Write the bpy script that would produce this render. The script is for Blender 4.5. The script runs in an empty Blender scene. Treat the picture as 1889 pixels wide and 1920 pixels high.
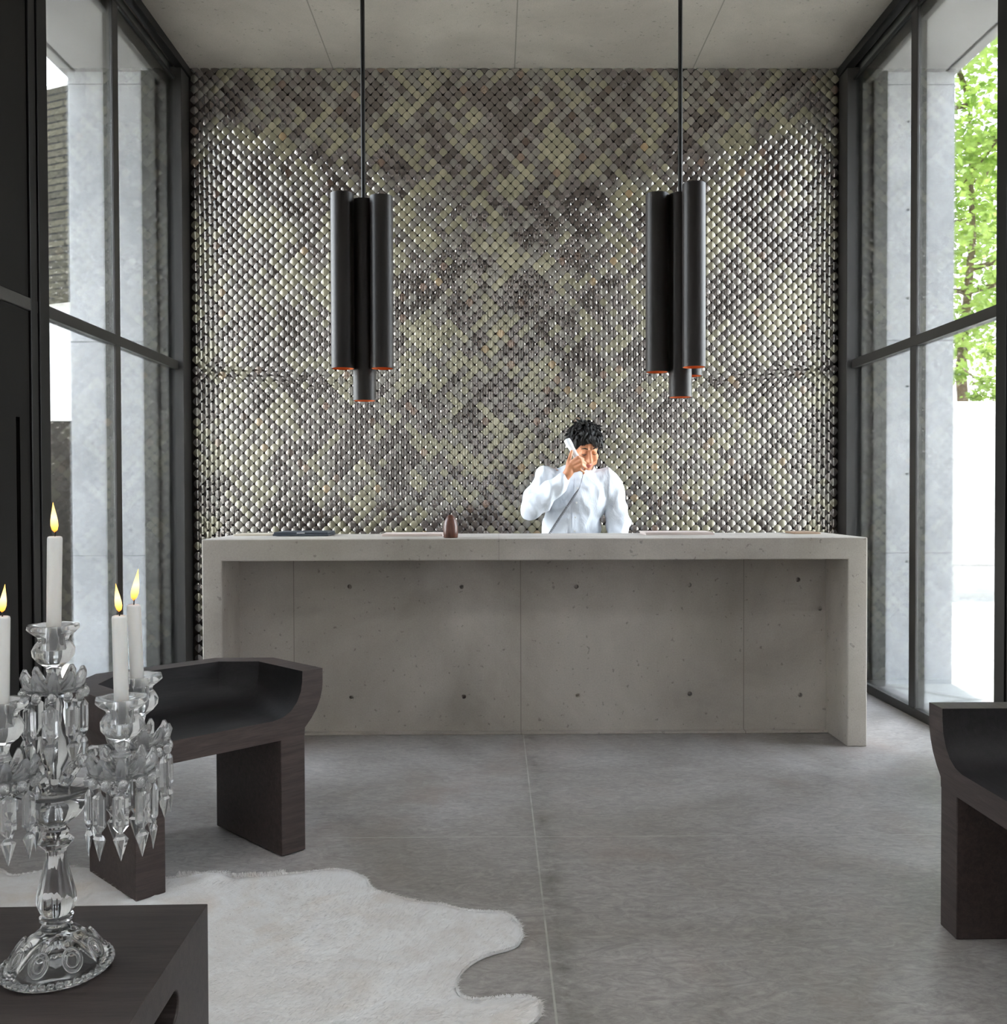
import bpy, bmesh, math, random
import numpy as np
from mathutils import Vector, Matrix, noise
from mathutils.bvhtree import BVHTree
from mathutils import geometry

random.seed(7); np.random.seed(7)
S = bpy.context.scene
COL = S.collection
PI = math.pi

# ------------------------------------------------------------------ helpers
class MB:
    """collects geometry; build() links it as ONE mesh object"""
    def __init__(s): s.v = []; s.f = []; s.m = []; s.cur = 0
    def add(s, verts, faces):
        o = len(s.v); s.v.extend(tuple(p) for p in verts)
        for f in faces: s.f.append(tuple(o + i for i in f)); s.m.append(s.cur)
    def box(s, x0, x1, y0, y1, z0, z1):
        s.add([(x0,y0,z0),(x1,y0,z0),(x1,y1,z0),(x0,y1,z0),(x0,y0,z1),(x1,y0,z1),(x1,y1,z1),(x0,y1,z1)],
              [(0,3,2,1),(4,5,6,7),(0,1,5,4),(1,2,6,5),(2,3,7,6),(3,0,4,7)])
    def prism(s, poly, z0, z1):
        n = len(poly)
        s.add([(x,y,z0) for x,y in poly]+[(x,y,z1) for x,y in poly],
              [tuple(range(n-1,-1,-1)), tuple(range(n,2*n))]+[(i,(i+1)%n,n+(i+1)%n,n+i) for i in range(n)])
    def lathe(s, prof, n=24, c=(0,0,0), flute=None, caps=True, sx=1, sy=1, ph=0):
        vs = []; fs = []
        for r, z in prof:
            for k in range(n):
                a = ph+2*PI*k/n
                rr = r*(flute(a, z) if flute else 1)
                vs.append((c[0]+sx*rr*math.cos(a), c[1]+sy*rr*math.sin(a), c[2]+z))
        m = len(prof)
        for i in range(m-1):
            for k in range(n):
                k2 = (k+1) % n
                fs.append((i*n+k, i*n+k2, (i+1)*n+k2, (i+1)*n+k))
        if caps:
            fs.append(tuple(range(n-1,-1,-1))); fs.append(tuple(range((m-1)*n, m*n)))
        s.add(vs, fs)
    def tube(s, pts, rad, n=10, caps=True):
        pts = [Vector(p) for p in pts]
        if not hasattr(rad, '__len__'): rad = [rad]*len(pts)
        vs = []; fs = []; prev = None
        for i, p in enumerate(pts):
            t = (pts[min(i+1,len(pts)-1)]-pts[max(i-1,0)]).normalized()
            if prev is None:
                a = Vector((0,0,1)) if abs(t.z) < .9 else Vector((1,0,0))
                u = t.cross(a).normalized()
            else:
                u = (prev - t*prev.dot(t)).normalized()
            prev = u; w = t.cross(u)
            for k in range(n):
                an = 2*PI*k/n
                vs.append(p + (u*math.cos(an)+w*math.sin(an))*rad[i])
        for i in range(len(pts)-1):
            for k in range(n):
                k2 = (k+1) % n
                fs.append((i*n+k, i*n+k2, (i+1)*n+k2, (i+1)*n+k))
        if caps:
            fs.append(tuple(range(n-1,-1,-1))); fs.append(tuple(range((len(pts)-1)*n, len(pts)*n)))
        s.add(vs, fs)
    def ell(s, c, r, M=None, nu=16, nv=10):
        if not hasattr(r, '__len__'): r = (r,r,r)
        c = Vector(c); vs = []; fs = []
        def P(x,y,z):
            q = Vector((x*r[0], y*r[1], z*r[2]))
            if M is not None: q = M @ q
            return c + q
        vs.append(P(0,0,-1))
        for j in range(1, nv):
            t = -PI/2 + PI*j/nv
            for k in range(nu):
                a = 2*PI*k/nu
                vs.append(P(math.cos(t)*math.cos(a), math.cos(t)*math.sin(a), math.sin(t)))
        vs.append(P(0,0,1)); top = len(vs)-1
        for k in range(nu):
            k2 = (k+1) % nu
            fs.append((0, 1+k2, 1+k)); b = 1+(nv-2)*nu
            fs.append((top, b+k, b+k2))
            for j in range(nv-2):
                fs.append((1+j*nu+k, 1+j*nu+k2, 1+(j+1)*nu+k2, 1+(j+1)*nu+k))
        s.add(vs, fs)
    def caps(s, pts, rad, n=14):
        """chain of rounded segments (for the voxel remesh)"""
        for i, p in enumerate(pts): s.ell(p, rad[i], nu=n, nv=8)
        for i in range(len(pts)-1): s.tube([pts[i], pts[i+1]], [rad[i], rad[i+1]], n=n)
    def mesh(s, name):
        me = bpy.data.meshes.new(name)
        me.from_pydata(s.v, [], s.f); me.update()
        return me
    def build(s, name, mat, parent=None, smooth=False, bevel=0, seg=2, angle=35):
        me = s.mesh(name)
        mats = mat if isinstance(mat, (list, tuple)) else [mat]
        for m in mats: me.materials.append(m)
        if len(mats) > 1: me.polygons.foreach_set('material_index', s.m)
        bm = bmesh.new(); bm.from_mesh(me); bmesh.ops.recalc_face_normals(bm, faces=bm.faces); bm.to_mesh(me); bm.free()
        o = bpy.data.objects.new(name, me); COL.objects.link(o)
        if parent: o.parent = parent
        if smooth:
            me.polygons.foreach_set('use_smooth', [True]*len(me.polygons))
            if smooth != 'all': sharp(me, angle)
        if bevel:
            b = o.modifiers.new('Bevel', 'BEVEL'); b.width = bevel; b.segments = seg; b.limit_method = 'ANGLE'; b.angle_limit = math.radians(40)
        return o

def sharp(me, angle):
    bm = bmesh.new(); bm.from_mesh(me); lim = math.radians(angle)
    for e in bm.edges:
        if len(e.link_faces) == 2 and e.calc_face_angle(0) > lim: e.smooth = False
    bm.to_mesh(me); bm.free()

def evald(o, name):
    """apply the object's modifiers"""
    dg = bpy.context.evaluated_depsgraph_get()
    me = bpy.data.meshes.new_from_object(o.evaluated_get(dg)); me.name = name
    old = o.data; o.modifiers.clear(); o.data = me
    bpy.data.meshes.remove(old)
    return o

def remeshed(mb, name, mat, voxel, smooth=6, parent=None, fac=.5):
    o = mb.build(name, mat, parent)
    r = o.modifiers.new('r', 'REMESH'); r.mode = 'VOXEL'; r.voxel_size = voxel; r.use_smooth_shade = True
    if smooth:
        m = o.modifiers.new('s', 'SMOOTH'); m.factor = fac; m.iterations = smooth
    evald(o, name)
    o.data.polygons.foreach_set('use_smooth', [True]*len(o.data.polygons))
    if not o.data.materials: o.data.materials.append(mat)
    return o

def cut(o, cutter_mb):
    c = cutter_mb.build('cutter', None, o.parent)
    b = o.modifiers.new('b', 'BOOLEAN'); b.operation = 'DIFFERENCE'; b.object = c; b.solver = 'EXACT'
    evald(o, o.name)
    me = c.data; bpy.data.objects.remove(c); bpy.data.meshes.remove(me)
    return o

def empty(name, loc=(0,0,0), rz=0):
    o = bpy.data.objects.new(name, None); COL.objects.link(o); o.location = loc; o.rotation_euler = (0,0,rz)
    o.empty_display_size = .1
    return o
def tag(o, label=None, cat=None, group=None, kind=None):
    if label: o['label'] = label
    if cat: o['category'] = cat
    if group: o['group'] = group
    if kind: o['kind'] = kind
    return o
def struct(o, label=None, cat=None): return tag(o, label, cat, kind='structure')

# ------------------------------------------------------------------ materials
def srgb(r, g=None, b=None):
    if g is None: r, g, b = r
    f = lambda c: (c/255/12.92) if c/255 <= .04045 else ((c/255+.055)/1.055)**2.4
    return (f(r), f(g), f(b), 1)
class NT:
    def __init__(s, name):
        s.mat = bpy.data.materials.new(name); s.mat.use_nodes = True
        s.t = s.mat.node_tree; s.n = s.t.nodes; s.bsdf = s.n['Principled BSDF']; s.out = s.n['Material Output']
        s.co = None
    def new(s, kind, **kw):
        n = s.n.new(kind)
        for k, v in kw.items():
            if k.startswith('i_'):
                key = k[2:]; key = int(key) if key.isdigit() else key.replace('_', ' ')
                n.inputs[key].default_value = v
            else: setattr(n, k, v)
        return n
    def link(s, a, b): s.t.links.new(a, b)
    def obj(s):
        if s.co is None: s.co = s.new('ShaderNodeTexCoord').outputs['Object']
        return s.co
    def mapping(s, scale=(1,1,1), rot=(0,0,0)):
        m = s.new('ShaderNodeMapping'); m.inputs['Scale'].default_value = scale; m.inputs['Rotation'].default_value = rot
        s.link(s.obj(), m.inputs['Vector']); return m.outputs['Vector']
    def noise(s, scale, detail=4, rough=.55, dist=0, vec=None):
        n = s.new('ShaderNodeTexNoise'); n.inputs['Scale'].default_value = scale; n.inputs['Detail'].default_value = detail
        n.inputs['Roughness'].default_value = rough; n.inputs['Distortion'].default_value = dist
        s.link(vec if vec is not None else s.obj(), n.inputs['Vector']); return n.outputs['Fac']
    def ramp(s, fac, stops):
        r = s.new('ShaderNodeValToRGB'); e = r.color_ramp.elements
        while len(e) < len(stops): e.new(.5)
        for el, (p, c) in zip(e, stops): el.position = p; el.color = c if hasattr(c, '__len__') else (c,c,c,1)
        s.link(fac, r.inputs['Fac']); return r.outputs['Color']
    def mix(s, a, b, fac, mode='MIX'):
        m = s.new('ShaderNodeMix', data_type='RGBA', blend_type=mode)
        for sock, val in ((m.inputs[0], fac), (m.inputs[6], a), (m.inputs[7], b)):
            if hasattr(val, 'is_linked'): s.link(val, sock)
            else: sock.default_value = val
        return m.outputs[2]
    def math(s, op, a, b=0):
        m = s.new('ShaderNodeMath', operation=op)
        for sock, val in ((m.inputs[0], a), (m.inputs[1], b)):
            if hasattr(val, 'is_linked'): s.link(val, sock)
            else: sock.default_value = val
        return m.outputs[0]
    def set(s, **kw):
        for k, v in kw.items():
            sock = s.bsdf.inputs[k.replace('_', ' ')]
            if hasattr(v, 'is_linked'): s.link(v, sock)
            else: sock.default_value = v
        return s
    def bump(s, h, strength=.2, dist=.01):
        b = s.new('ShaderNodeBump'); b.inputs['Strength'].default_value = strength; b.inputs['Distance'].default_value = dist
        s.link(h, b.inputs['Height']); s.link(b.outputs['Normal'], s.bsdf.inputs['Normal']); return s
    def line(s, axis, pos, w):
        """1 where |coordinate - pos| < w"""
        x = s.new('ShaderNodeSeparateXYZ'); s.link(s.obj(), x.inputs[0])
        d = s.math('ABSOLUTE', s.math('SUBTRACT', x.outputs[axis], pos))
        return s.math('LESS_THAN', d, w)

def flat(name, col, rough=.5, metal=0, spec=.5, var=.0, vs=8):
    t = NT(name)
    if var:
        n = t.noise(vs, 5)
        c = t.ramp(n, [(.25, tuple(x*(1-var) for x in col[:3])+(1,)), (.75, tuple(min(1,x*(1+var)) for x in col[:3])+(1,))])
        t.set(Base_Color=c)
    else: t.set(Base_Color=col)
    t.set(Roughness=rough, Metallic=metal, Specular_IOR_Level=spec)
    return t.mat

def concrete(name, lo, hi, joints=(), tint=None, scale=1.0, joint_dark=.55, rough=.75, bump=.25):
    t = NT(name)
    big = t.noise(1.1*scale, 5, .6, .6)
    streak = t.noise(2.2*scale, 4, .6, .3, t.mapping((1.6,1.6,.5)))
    fine = t.noise(120, 3, .7)
    pores = t.noise(38, 2, .5)
    c = t.ramp(big, [(.3, lo), (.7, hi)])
    c = t.mix(c, t.ramp(streak, [(.3, .68), (.7, 1.)]), .38, 'MULTIPLY')
    c = t.mix(c, t.ramp(fine, [(.3, .72), (.65, 1.)]), .45, 'MULTIPLY')
    if tint: c = t.mix(c, tint, t.math('MULTIPLY', t.ramp(t.noise(.8*scale, 3, .5), [(.45, 0.), (.7, 1.)]), .35))
    p = t.ramp(pores, [(.27, .45), (.33, 1.)])
    c = t.mix(c, p, .6, 'MULTIPLY')
    h = t.math('ADD', fine, t.math('MULTIPLY', t.ramp(pores, [(.27, 0.), (.35, 1.)]), 1.5))
    for ax, pos, w in joints:
        l = t.line(ax, pos, w)
        c = t.mix(c, tuple(x*joint_dark for x in lo[:3])+(1,), t.math('MULTIPLY', l, .8))
        h = t.math('SUBTRACT', h, t.math('MULTIPLY', l, 2.))
    t.set(Base_Color=c, Roughness=rough, Specular_IOR_Level=.3).bump(h, bump, .002)
    return t.mat

M = {}
M['desk_top'] = concrete('desk_frame_concrete', srgb(162,154,146), srgb(198,191,183), [(0,.015,.001)], srgb(165,158,136))
M['desk'] = concrete('desk_concrete', srgb(162,154,146), srgb(198,191,183), [(0,-1.07,.0022),(0,.13,.0022),(0,1.315,.0022)], srgb(168,160,142))
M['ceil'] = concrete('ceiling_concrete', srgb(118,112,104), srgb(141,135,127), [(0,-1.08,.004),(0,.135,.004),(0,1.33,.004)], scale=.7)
M['fin'] = concrete('fin_concrete', srgb(178,180,182), srgb(208,210,212), [(2,2.30,.006),(2,4.02,.004),(2,.86,.003)], joint_dark=.6)
M['soffit'] = concrete('daylit_soffit_concrete', srgb(160,159,158), srgb(182,181,180), scale=.7)  # same slab as the ceiling, lightened to put outdoor light into its colour
M['pale_wall'] = concrete('pale_concrete', srgb(205,203,195), srgb(226,224,216), [(2,1.67,.012),(2,.36,.012)], joint_dark=.7)

M['plaster'] = concrete('pale_plaster', srgb(212,210,205), srgb(226,224,220))
def floor_mat():
    t = NT('polished_concrete_floor')
    big = t.noise(.9, 6, .62, 1.2)
    swirl = t.noise(5, 8, .72, 3.5, t.mapping((1,2.2,1)))
    swirl2 = t.noise(14, 6, .7, 2.5, t.mapping((1,1.8,1), (0,0,.5)))
    c = t.ramp(big, [(.32, srgb(132,126,121)), (.68, srgb(168,164,162))])
    c = t.mix(c, t.ramp(swirl, [(.34, .5), (.5, .95), (.68, 1.3)]), .55, 'MULTIPLY')
    c = t.mix(c, t.ramp(swirl2, [(.38, .6), (.62, 1.2)]), .5, 'MULTIPLY')
    c = t.mix(c, srgb(138,116,104), t.math('MULTIPLY', t.ramp(t.noise(1.7, 4, .6, .5), [(.52, 0.), (.7, 1.)]), .3))
    # dark stain beside the saw joint, then the pale joint fillers
    x = t.new('ShaderNodeSeparateXYZ'); t.link(t.obj(), x.inputs[0])
    d = t.math('ABSOLUTE', t.math('SUBTRACT', x.outputs[0], .175))
    stain = t.math('MULTIPLY', t.ramp(d, [(0., 1.), (.07, 0.)]), t.ramp(t.noise(9, 5, .7), [(.4, 0.), (.65, .8)]))
    c = t.mix(c, srgb(84,82,76), stain)
    j = t.math('MAXIMUM', t.line(0, .142, .0028), t.line(1, 3.52, .0028))
    c = t.mix(c, srgb(178,176,170), t.math('MULTIPLY', j, t.ramp(t.noise(6, 3, .6), [(.35, .25), (.6, .8)])))
    r = t.ramp(swirl, [(.3, .34), (.7, .52)])
    t.set(Base_Color=c, Roughness=r, Specular_IOR_Level=.45).bump(t.math('SUBTRACT', swirl2, t.math('MULTIPLY', j, 1.)), .06, .004)
    return t.mat
M['floor'] = floor_mat()

def wood(name, c0, c1, rough=.45, axis=0, spec=.4):
    t = NT(name)
    sc = [18,18,18]; sc[axis] = 1.3
    g = t.noise(3, 6, .65, .8, t.mapping(tuple(sc)))
    g2 = t.noise(14, 3, .6, 0, t.mapping(tuple(sc)))
    c = t.ramp(g, [(.3, c0), (.7, c1)])
    c = t.mix(c, t.ramp(g2, [(.35, .55), (.6, 1.)]), .5, 'MULTIPLY')
    t.set(Base_Color=c, Roughness=rough, Specular_IOR_Level=spec).bump(g2, .12, .002)
    return t.mat
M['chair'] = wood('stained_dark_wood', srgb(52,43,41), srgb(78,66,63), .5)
M['seat'] = wood('dark_seat_wood', srgb(26,24,25), srgb(40,38,39), .55, 0, .25)  # inside of the bowl, darker than the outer wood
M['table'] = wood('table_dark_wood', srgb(40,34,33), srgb(66,57,54), .45)
M['steel'] = flat('dark_painted_steel', srgb(28,26,24), .42, 0, .5, .15)
M['steel_in'] = flat('near_black_steel', srgb(13,12,11), .5, 0, .2, .15)
M['frame_out'] = flat('daylit_grey_steel', srgb(84,84,80), .55, .2, .4, .25, 14)  # outer frame parts, greyed so the colour carries the daylight on them
M['door'] = flat('blackened_door_steel', srgb(12,10,8), .6, 0, .12, .25, 3)
M['black'] = flat('black_recess', srgb(10,9,8), .7)
M['backing'] = flat('dark_cladding_backing', srgb(38,31,24), .8)
M['bronze'] = flat('dark_bronze_tube', srgb(27,23,21), .42, .05, .25, .12, 6)
M['copper'] = flat('copper_lining', srgb(200,100,40), .5, .3, .5, .15, 20)
M['wax'] = None

def thin_glass():
    t = NT('window_glass')
    fr = t.new('ShaderNodeFresnel'); fr.inputs['IOR'].default_value = 1.5
    tr = t.new('ShaderNodeBsdfTransparent'); tr.inputs['Color'].default_value = (.95,.965,.96,1)
    gl = t.new('ShaderNodeBsdfGlossy'); gl.inputs['Roughness'].default_value = 0.0
    mx = t.new('ShaderNodeMixShader')
    f = t.math('MINIMUM', t.math('MULTIPLY', fr.outputs[0], 1.0), .9)
    t.link(f, mx.inputs[0]); t.link(tr.outputs[0], mx.inputs[1]); t.link(gl.outputs[0], mx.inputs[2])
    t.link(mx.outputs[0], t.out.inputs['Surface'])
    return t.mat
M['glass'] = thin_glass()
def frosted():
    t = NT('fill_frosted_glass'); tr = t.new('ShaderNodeBsdfTranslucent'); tr.inputs['Color'].default_value = (.38,.38,.375,1)
    mx = t.new('ShaderNodeMixShader'); mx.inputs[0].default_value = .12
    t.set(Base_Color=srgb(225,228,228), Roughness=.5)
    t.link(tr.outputs[0], mx.inputs[1]); t.link(t.bsdf.outputs[0], mx.inputs[2]); t.link(mx.outputs[0], t.out.inputs['Surface']); return t.mat
M['frosted'] = frosted()  # panes of the added fill windows

def crystal(name, w):
    t = NT(name); t.set(Base_Color=(1,1,1,1), Roughness=.0, IOR=1.5, Transmission_Weight=w, Specular_IOR_Level=.6); return t.mat
M['crystal'] = crystal('cut_crystal', .83); M['clear'] = crystal('clear_crystal', .985)
def wax():
    t = NT('white_candle_wax'); t.set(Base_Color=srgb(214,212,208), Roughness=.45, Subsurface_Weight=.25, Subsurface_Radius=(.01,.008,.006)); return t.mat
M['wax'] = wax()
def emit(name, col, st):
    t = NT(name); e = t.new('ShaderNodeEmission'); e.inputs['Color'].default_value = col; e.inputs['Strength'].default_value = st
    t.link(e.outputs[0], t.out.inputs['Surface']); return t.mat
def flame():
    t = NT('candle_flame'); e = t.new('ShaderNodeEmission')
    z = t.new('ShaderNodeSeparateXYZ'); t.link(t.new('ShaderNodeTexCoord').outputs['Generated'], z.inputs[0])
    c = t.ramp(z.outputs[2], [(0., (.9,.16,.01,1)), (.18, (1,.42,.08,1)), (.5, (1,.72,.3,1)), (1., (1,.45,.08,1))])
    t.link(c, e.inputs['Color']); e.inputs['Strength'].default_value = 1.1
    t.link(e.outputs[0], t.out.inputs['Surface']); return t.mat
M['flame'] = flame()
M['bulb'] = emit('warm_lamp', (1,.55,.2,1), .7)

def tile_mat():
    t = NT('glazed_metallic_scales')
    a = t.new('ShaderNodeVertexColor'); a.layer_name = 'tile_color'
    n = t.noise(160, 3, .6)
    c = t.mix(a.outputs['Color'], t.ramp(n, [(.3,.75),(.7,1.)]), .5, 'MULTIPLY')
    t.set(Base_Color=c, Metallic=.4, Roughness=.06, IOR=2.3, Specular_Tint=(1,.96,.86,1), Coat_Weight=1., Coat_Roughness=.02, Coat_IOR=1.6)
    b = t.noise(26, 3, .5)
    t.bump(b, .06, .006)
    return t.mat
M['tile'] = tile_mat()

# ------------------------------------------------------------------ the shell
XL, XR, CEIL, YB = -2.085, 2.357, 4.115, 6.47
YR = -4.2                                                   # end wall behind the camera
m = MB(); m.box(-2.3, 2.57, YR-.3, 6.9, -.2, 0)
struct(m.build('floor', M['floor']))
SK0, SK1 = .2, 1.9                                          # invented skylight over the sitting area, out of view, for fill light
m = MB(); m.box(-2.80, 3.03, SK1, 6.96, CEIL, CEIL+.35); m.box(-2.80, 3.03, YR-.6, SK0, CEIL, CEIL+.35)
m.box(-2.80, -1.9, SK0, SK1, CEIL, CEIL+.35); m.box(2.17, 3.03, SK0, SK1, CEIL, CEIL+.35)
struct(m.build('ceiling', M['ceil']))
for sx, x0, x1, nm in ((-1, -2.90, -2.82, 'trim_1'), (1, 3.05, 3.13, 'trim_2'), (-1, -2.80, -2.15, 'daylit_soffit_1'), (1, 2.42, 3.03, 'daylit_soffit_2')):     # lips outside the drip groove, then soffit strips coloured lighter for outdoor light
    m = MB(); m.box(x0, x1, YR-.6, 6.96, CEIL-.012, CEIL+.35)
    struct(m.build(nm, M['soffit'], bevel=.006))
# concrete end walls that carry on outside the glass, with tie holes
m = MB(); m.box(-2.86, -2.12, 6.5, 6.92, -.1, CEIL-.005); o = m.build('wall_left', M['fin'], bevel=.008); struct(o)
m = MB(); m.box(2.39, 3.105, 6.5, 6.92, -.1, CEIL-.005); o = m.build('wall_right', M['fin'])
c = MB()
for z in (.80, 1.395, 1.99, 2.585, 3.18, 3.773):
    c.tube([(2.79,6.45,z),(2.79,6.53,z)], [.011,.011], 12)
struct(cut(o, c))
m = MB(); m.box(-2.12, 2.39, 6.515, 6.92, -.1, CEIL)
wb = struct(m.build('wall_back', M['backing']))

def scales():
    """domed diamond scales hung in a lattice, each one leaning slightly forward at its top"""
    d = .0692; hw = d/2; s = .965
    x0, x1, z0, z1 = XL+.045, XR-.035, .0, CEIL
    n = int((x1-x0)/d)+1; rows = int((z1-z0)/hw)+2
    g = np.linspace(-1, 1, 5); A, B = np.meshgrid(g, g, indexing='ij')
    A = A.ravel(); B = B.ravel()
    px = (A-B)/2; pz = (A+B)/2
    px = np.clip(px, -.85, .85); pz = np.clip(pz, -.96, .76)
    r2 = px**2+.15*pz**2
    h = .0116
    quads = [(i*5+j, (i+1)*5+j, (i+1)*5+j+1, i*5+j+1) for i in range(4) for j in range(4)]
    rim = [i*5 for i in range(5)]+[20+j for j in range(1,5)]+[(3-i)*5+4 for i in range(4)]+[j for j in (3,2,1)]
    nr = len(rim)
    quads = np.array(quads)[:, ::-1]
    rq = np.array([(25+k, 25+(k+1)%nr, 25+nr+(k+1)%nr, 25+nr+k) for k in range(nr)])
    F = np.concatenate([quads, rq]); smooth1 = np.array([True]*16+[False]*nr)
    V = []; C = []
    def vn(x, y, seed): return noise.noise(Vector((x, y, seed)))
    olive, mauve, grey, dark = [np.array(srgb(*c)[:3]) for c in ((132,127,107),(107,99,96),(124,119,112),(76,68,65))]
    for row in range(rows):
        cz = z1 - .004 - row*hw
        if cz < -.02: break
        off = 0 if row % 2 == 0 else .5
        for k in range(n):
            cx = x0+hw + (k+off)*d
            if cx > x1-.01: continue
            i = k+off; p = i + row/2; q = i - row/2
            tone = .9*vn(p*.22, q*.75, 1.3) + .9*vn(p*.75, q*.22, 7.7) + .55*vn(p*.13, q*.13, 4.1) + .12*random.gauss(0,1)
            tj = math.tan(math.radians(1.6+random.gauss(0,1.0))); sj = math.tan(math.radians(random.gauss(0,1.0)))
            x = px*hw*s; z = pz*hw*s
            y = -h*(1-r2) - tj*z - sj*x
            X = cx + x; Z = cz + z; Y = YB + .006 + y
            rx, rz_, ry = X[rim], Z[rim], Y[rim]
            V.append(np.stack([np.concatenate([X, rx, rx]), np.concatenate([Y, ry, ry+.014]), np.concatenate([Z, rz_, rz_])], 1))
            if tone > .22: col = olive*(.85+.5*min(1, tone-.22))
            elif tone > -.05: col = grey*(.8+.2*random.random())
            elif tone > -.38: col = mauve*(.8+.25*random.random())
            else: col = dark*(.85+.3*random.random())
            if random.random() < .02: col = col*np.array((1.15,.9,.75))
            C.append(np.tile(np.append(col*(.93+.14*random.random()), 1), (25+2*nr, 1)))
    V = np.concatenate(V); C = np.concatenate(C)
    nt = len(V)//(25+2*nr)
    allF = (F[None] + (np.arange(nt)*(25+2*nr))[:, None, None]).reshape(-1, 4)
    V[:,2] = np.clip(V[:,2], .001, CEIL-.002)
    me = bpy.data.meshes.new('scale_cladding')
    me.vertices.add(len(V)); me.vertices.foreach_set('co', V.ravel())
    me.loops.add(allF.size); me.loops.foreach_set('vertex_index', allF.ravel())
    me.polygons.add(len(allF)); me.polygons.foreach_set('loop_start', np.arange(len(allF))*4)
    me.update(calc_edges=True)
    me.polygons.foreach_set('use_smooth', np.tile(smooth1, nt))
    ca = me.color_attributes.new('tile_color', 'FLOAT_COLOR', 'POINT'); ca.data.foreach_set('color', C.ravel())
    me.materials.append(M['tile'])
    o = bpy.data.objects.new('scale_cladding', me); COL.objects.link(o); o.parent = wb
    return o
scales()

# glazed side walls -------------------------------------------------
def glazing(name, X, s, ys, label, posts, y_end, jamb=True):
    """X inner face, s = +1/-1 outward direction; ys = mullion centres"""
    w = struct(empty(name, (X, 0, 0)))
    def bx(nm, a, b, y0, y1, z0, z1, mat, bev=.003):
        m = MB(); m.box(min(s*a, s*b), max(s*a, s*b), y0, y1, z0, z1); return m.build(nm, mat, w, bevel=bev)
    y0, y1 = y_end
    bx('head_beam', -.055, .0, y0, y1, 4.055, CEIL-.002, M['steel_in'])
    bx('head_frame', .05, .09, y0, y1, 3.935, CEIL-.002, M['frame_out'])
    bx('head_cap', -.002, .012, y0, y1, 3.975, 3.992, M['steel_in'], .001)
    bx('sill', -.004, .05, y0, y1, 0.0, .052, M['steel'])
    bx('transom', -.005, .05, y0, y1, 2.092, 2.149, M['steel'])
    for a, b in ys:
        bx('mullion', 0, .014, a, b, .05, 4.06, M['steel'])
        bx('mullion_fin', .014, .055, a, b, .05, 3.9, M['frame_out'])
    for a, b in posts:
        bx('post', -.012, .06, a, b, .0, 4.06, M['steel_in'])
    if jamb:
        bx('corner_post', -.04, .04, 6.325, 6.49, 0, 4.06, M['steel'])
        bx('corner_jamb', .04, .10, 6.28, 6.49, 0, 4.0, M['frame_out'])
        bx('corner_cover', .10, .19, 6.24, 6.49, 0, 4.0, M['frame_out'])
    edges = sorted([y0]+[p for ab in list(ys)+list(posts) for p in ab]+[6.33 if jamb else y1])
    for i in range(0, len(edges)-1):
        a, b = edges[i], edges[i+1]
        if b-a < .2: continue
        for z0, z1 in ((.05, 2.094), (2.147, 3.985)):
            bx('pane', .010, .014, a, b, z0, z1, M['glass'] if jamb else M['frosted'], 0)
    return w
glazing('window_1', XL, -1, [(5.30,5.375)], '', [(4.40,4.497)], (4.40,6.49))
glazing('window_2', XR, 1, [(5.37,5.452)], '', [(4.40,4.492)], (4.40,6.49))
glazing('fill_window_3', XL, -1, [(-3.0,-2.92),(-1.6,-1.52),(-.2,-.12)], '', [(-4.2,-4.1),(.9,1.)], (-4.2,1.), False)  # unseen window added behind the camera to brighten the room
glazing('fill_window_4', XR, 1, [(-3.0,-2.92),(-1.6,-1.52),(-.2,-.12)], '', [(-4.2,-4.1),(.9,1.)], (-4.2,1.), False)  # its added counterpart on the right, also only for fill light

def side_door(name, X, s):
    d = struct(empty(name, (X, 0, 0)))
    def bx(nm, a, b, y0, y1, z0, z1, mat, par=d, bev=.004):
        m = MB(); m.box(min(s*a, s*b), max(s*a, s*b), y0, y1, z0, z1); return m.build(nm, mat, par, bevel=bev)
    m = MB(); m.box(min(s*.005,s*.06), max(s*.005,s*.06), 3.405, 4.395, .01, 2.09)
    leaf = m.build('door_leaf', M['door'], d)
    c = MB(); c.box(min(s*-.02,s*.035), max(s*-.02,s*.035), 4.205, 4.24, .35, 1.61); cut(leaf, c)
    bx('pull_recess', .032, .040, 4.20, 4.245, .34, 1.62, M['black'], leaf, 0)
    bx('door_transom', -.005, .06, 3.4, 4.40, 2.092, 2.149, M['steel'])
    bx('over_panel', .005, .06, 3.4, 4.40, 2.15, 4.06, M['door'])
    bx('door_edge', -.006, .05, 4.33, 4.395, .01, 4.06, M['steel_in'])
    bx('head_beam', -.055, .06, 3.4, 4.40, 4.055, CEIL-.002, M['steel_in'])
side_door('door_1', XL, -1); side_door('door_2', XR, 1)

for nm, a, b in (('wall_left', XL-.06, XL), ('wall_right', XR, XR+.06)):      # plastered side walls beside the camera
    m = MB(); m.box(a, b, 1., 3.4, 0, CEIL-.002); struct(m.build(nm, M['plaster']))
# end wall behind the camera
m = MB(); m.box(-2.3, 2.57, YR-.3, YR, 0, CEIL)
struct(m.build('wall_rear', M['plaster']))

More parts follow.
